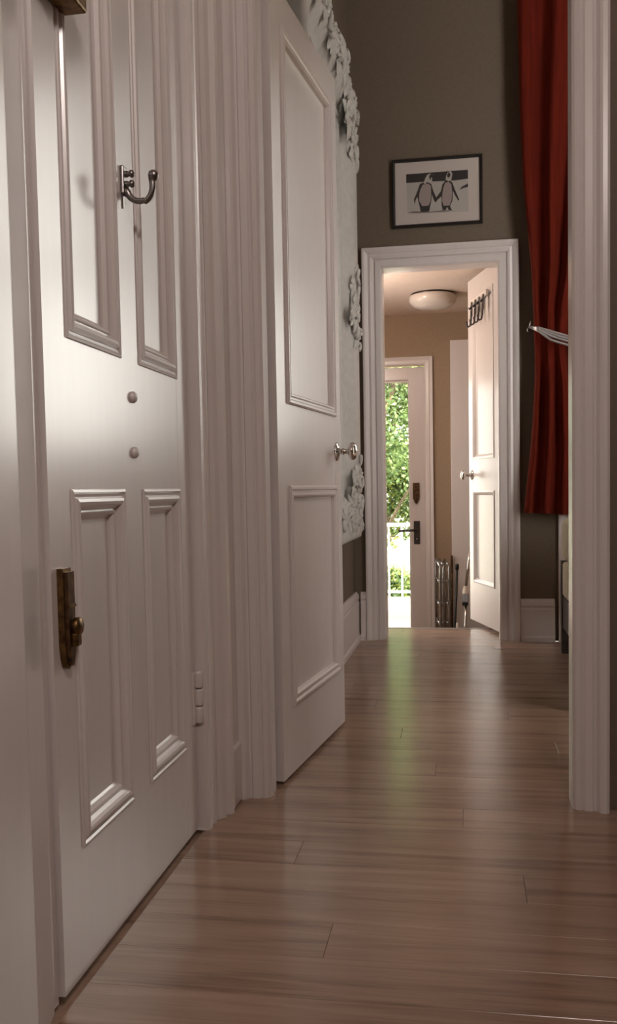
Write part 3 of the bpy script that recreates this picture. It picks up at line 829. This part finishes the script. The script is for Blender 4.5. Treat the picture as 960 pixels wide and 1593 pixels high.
MB().box((.012, -.02, .575), (.052, .03, .632), c=.006).build('joint', 'grey_plastic', ml)
MB().lathe([(.022, .632), (.018, .655), (.010, .680)], (.031, .005, 0), (0, 0, 1), 14).build('joint_cap', 'pale_plastic', ml)
MB().tube([(.014, -.02, .09), (.034, .0, .58)], .0085, 10).build('lower_tube', 'chrome', ml)
MB().box((.010, -.024, .555), (.048, .028, .573), c=.003).build('joint_band', 'black_rubber', ml)
MB().box((-.045, -.10, 0), (.045, .10, .09), c=.015).build('sweeper_head', 'pale_plastic', ml)
MB().lathe([(.018, 0), (.016, .28), (.008, .44), (.0, .45)], (-.022, -.03, 0), (0, 0, 1), 12).build('spare_handle', 'pale_plastic', ml)

# made-up hall pendant behind the camera, added as fill light for the hall
PN = empty('fill_pendant', (.45, -.10, HC)); tag(PN, 'unseen opal globe pendant added behind the viewer as fill light', 'lamp')
MB().lathe([(0, 0), (.05, 0), (.045, -.02), (0, -.025)], (0, 0, 0), (0, 0, 1), 24).build('ceiling_rose', 'white_plain', PN)
MB().tube([(0, 0, -.02), (0, 0, -.62)], .004, 8).build('flex', 'black_rubber', PN)
MB().lathe([(0, -.60), (.05, -.61), (.10, -.65), (.125, -.72), (.115, -.79), (.07, -.84), (0, -.86)], (0, 0, 0), (0, 0, 1), 32).build('globe', 'fill_lamp_opal', PN)
hd = bpy.data.lights.new('hall_fill', 'POINT'); hd.energy = 50.0; hd.color = (1, .88, .82); hd.shadow_soft_size = .14
ho = bpy.data.objects.new('hall_fill', hd); COL.objects.link(ho); ho.parent = PN; ho.location = (0, 0, -1.02)

# ------------------------------------------------------------------ garden
DZ = -.56
struct(MB().box((-8, 6.62, DZ-.2), (8, 11.45, DZ)).build('terrace', 'paving'), 'pale sunlit terrace paving outside the glazed door', 'terrace')
struct(MB().box((-60, 6.5, -4.2), (60, 90, -4.0)).build('ground', 'garden_soil'), 'garden ground beyond the terrace', 'ground')
RL = empty('railing', (0, 11.35, DZ)); tag(RL, 'white metal railing at the far edge of the terrace', 'railing')
MB().box((-4, -.025, .88), (4, .025, .92), c=.004).build('handrail', 'white_outdoor', RL)
MB().box((-4, -.012, .06), (4, .012, .085)).build('bottom_rail', 'white_outdoor', RL)
bar_me = MB().box((-.009, -.009, 0), (.009, .009, .88)).mesh('baluster', 'white_outdoor')
for k in range(50):
    o = bpy.data.objects.new('baluster', bar_me); COL.objects.link(o); o.parent = RL; o.location = (-4.0+.16*k+.035, 0, 0)
hs = empty('garden_wall', (0, 24, -4)); tag(hs, 'white rendered garden wall glowing behind the trees', 'wall')
MB().box((-14, 0, 0), (10, .3, 4.55)).build('wall_body', 'render_white', hs)
MB().box((-14.1, -.06, 4.55), (10.1, .36, 4.65)).build('coping', 'render_white', hs)

def foliage(name, n, centre, rad, size, mats, seed, parent, gaps=1.0):
    r_ = random.Random(seed); mb = MB()
    nm = len(mats)
    blobs = [(Vector((r_.gauss(0, .45)*rad[0], r_.gauss(0, .45)*rad[1], r_.gauss(0, .45)*rad[2])), r_.uniform(.25, .5)) for _ in range(26)]
    for i in range(n):
        bc, br_ = r_.choice(blobs)
        d = Vector((r_.gauss(0, 1), r_.gauss(0, 1), r_.gauss(0, 1))).normalized()*br_*r_.uniform(.5, 1.0)
        p = Vector(centre)+bc+Vector((d.x*rad[0], d.y*rad[1], d.z*rad[2]))
        a = Vector((r_.gauss(0, 1), r_.gauss(0, 1), r_.gauss(0, .7))).normalized()
        b_ = a.orthogonal().normalized(); b_ = (Matrix.Rotation(r_.uniform(0, 6.28), 3, a) @ b_)
        s = size*r_.uniform(.6, 1.3)
        mb.add([p, p+a*s*.5+b_*s*.28, p+a*s, p+a*s*.5-b_*s*.28], [(0, 1, 2, 3)], min(nm-1, int(r_.random()*nm)))
    me = bpy.data.meshes.new(name); me.from_pydata(mb.v, [], mb.f)
    for mm in mats: me.materials.append(MAT[mm])
    me.polygons.foreach_set('material_index', mb.m)
    o = bpy.data.objects.new(name, me); COL.objects.link(o); o.parent = parent; o['kind'] = 'stuff'
    return o
def tree(loc, h, centre, rad, n, size, mats, seed, label, cat='tree', name='garden_tree'):
    t = empty(name, loc); tag(t, label, cat)
    r_ = random.Random(seed+50)
    mb = MB(); c = Vector(centre)
    mb.tube([(0, 0, 0), (.05, 0, h*.4), (c.x*.5, c.y*.5, h*.75), c], [.14, .11, .08, .03], 9)
    mb.build('trunk', 'bark', t)
    for k in range(5):
        e_ = c+Vector((r_.uniform(-1, 1)*rad[0], r_.uniform(-1, 1)*rad[1], r_.uniform(-.6, .8)*rad[2]))
        s_ = Vector((c.x*.5, c.y*.5, h*.75)).lerp(c, .3*k/5)
        MB().tube([s_, s_.lerp(e_, .5)+Vector((0, 0, .12)), e_], [.05, .03, .01], 6).build('branch', 'bark', t)
    foliage('foliage', n, centre, rad, size, mats, seed, t)
tree((-2.9, 14.2, -4), 4.5, (1.75, 0, 6.75), (1.5, .8, 2.3), 34000, .075, ['leaf_mid', 'leaf_dark', 'leaf_bright', 'leaf_mid'], 3, 'leafy green tree filling the glass above the lever handle')
tree((.9, 17.6, -4), 5.0, (-1.2, 0, 8.3), (1.8, .9, 2.6), 22000, .10, ['leaf_mid', 'leaf_bright', 'leaf_dark'], 4, 'taller green tree rising behind the nearer garden tree')
tree((-2.6, 16.0, -4), 4.0, (1.55, 0, 4.95), (1.4, .6, .75), 24000, .075, ['leaf_mid', 'leaf_dark', 'leaf_bright', 'leaf_yellow'], 9, 'lower green tree spreading behind the white railing')
tree((-4.9, 18.6, -4), 5.0, (0, 0, 7.4), (1.6, 1.0, 2.4), 9000, .14, ['leaf_dark', 'leaf_mid', 'leaf_bright'], 5, 'darker green tree at the left edge of the garden view')
tree((-.9, 12.5, -4), 2.4, (0, 0, 3.42), (1.25, .42, .50), 18000, .07, ['leaf_yellow', 'leaf_bright', 'leaf_mid', 'leaf_dark'], 6, 'yellow-green shrub growing directly behind the terrace railing', 'shrub', 'garden_shrub')
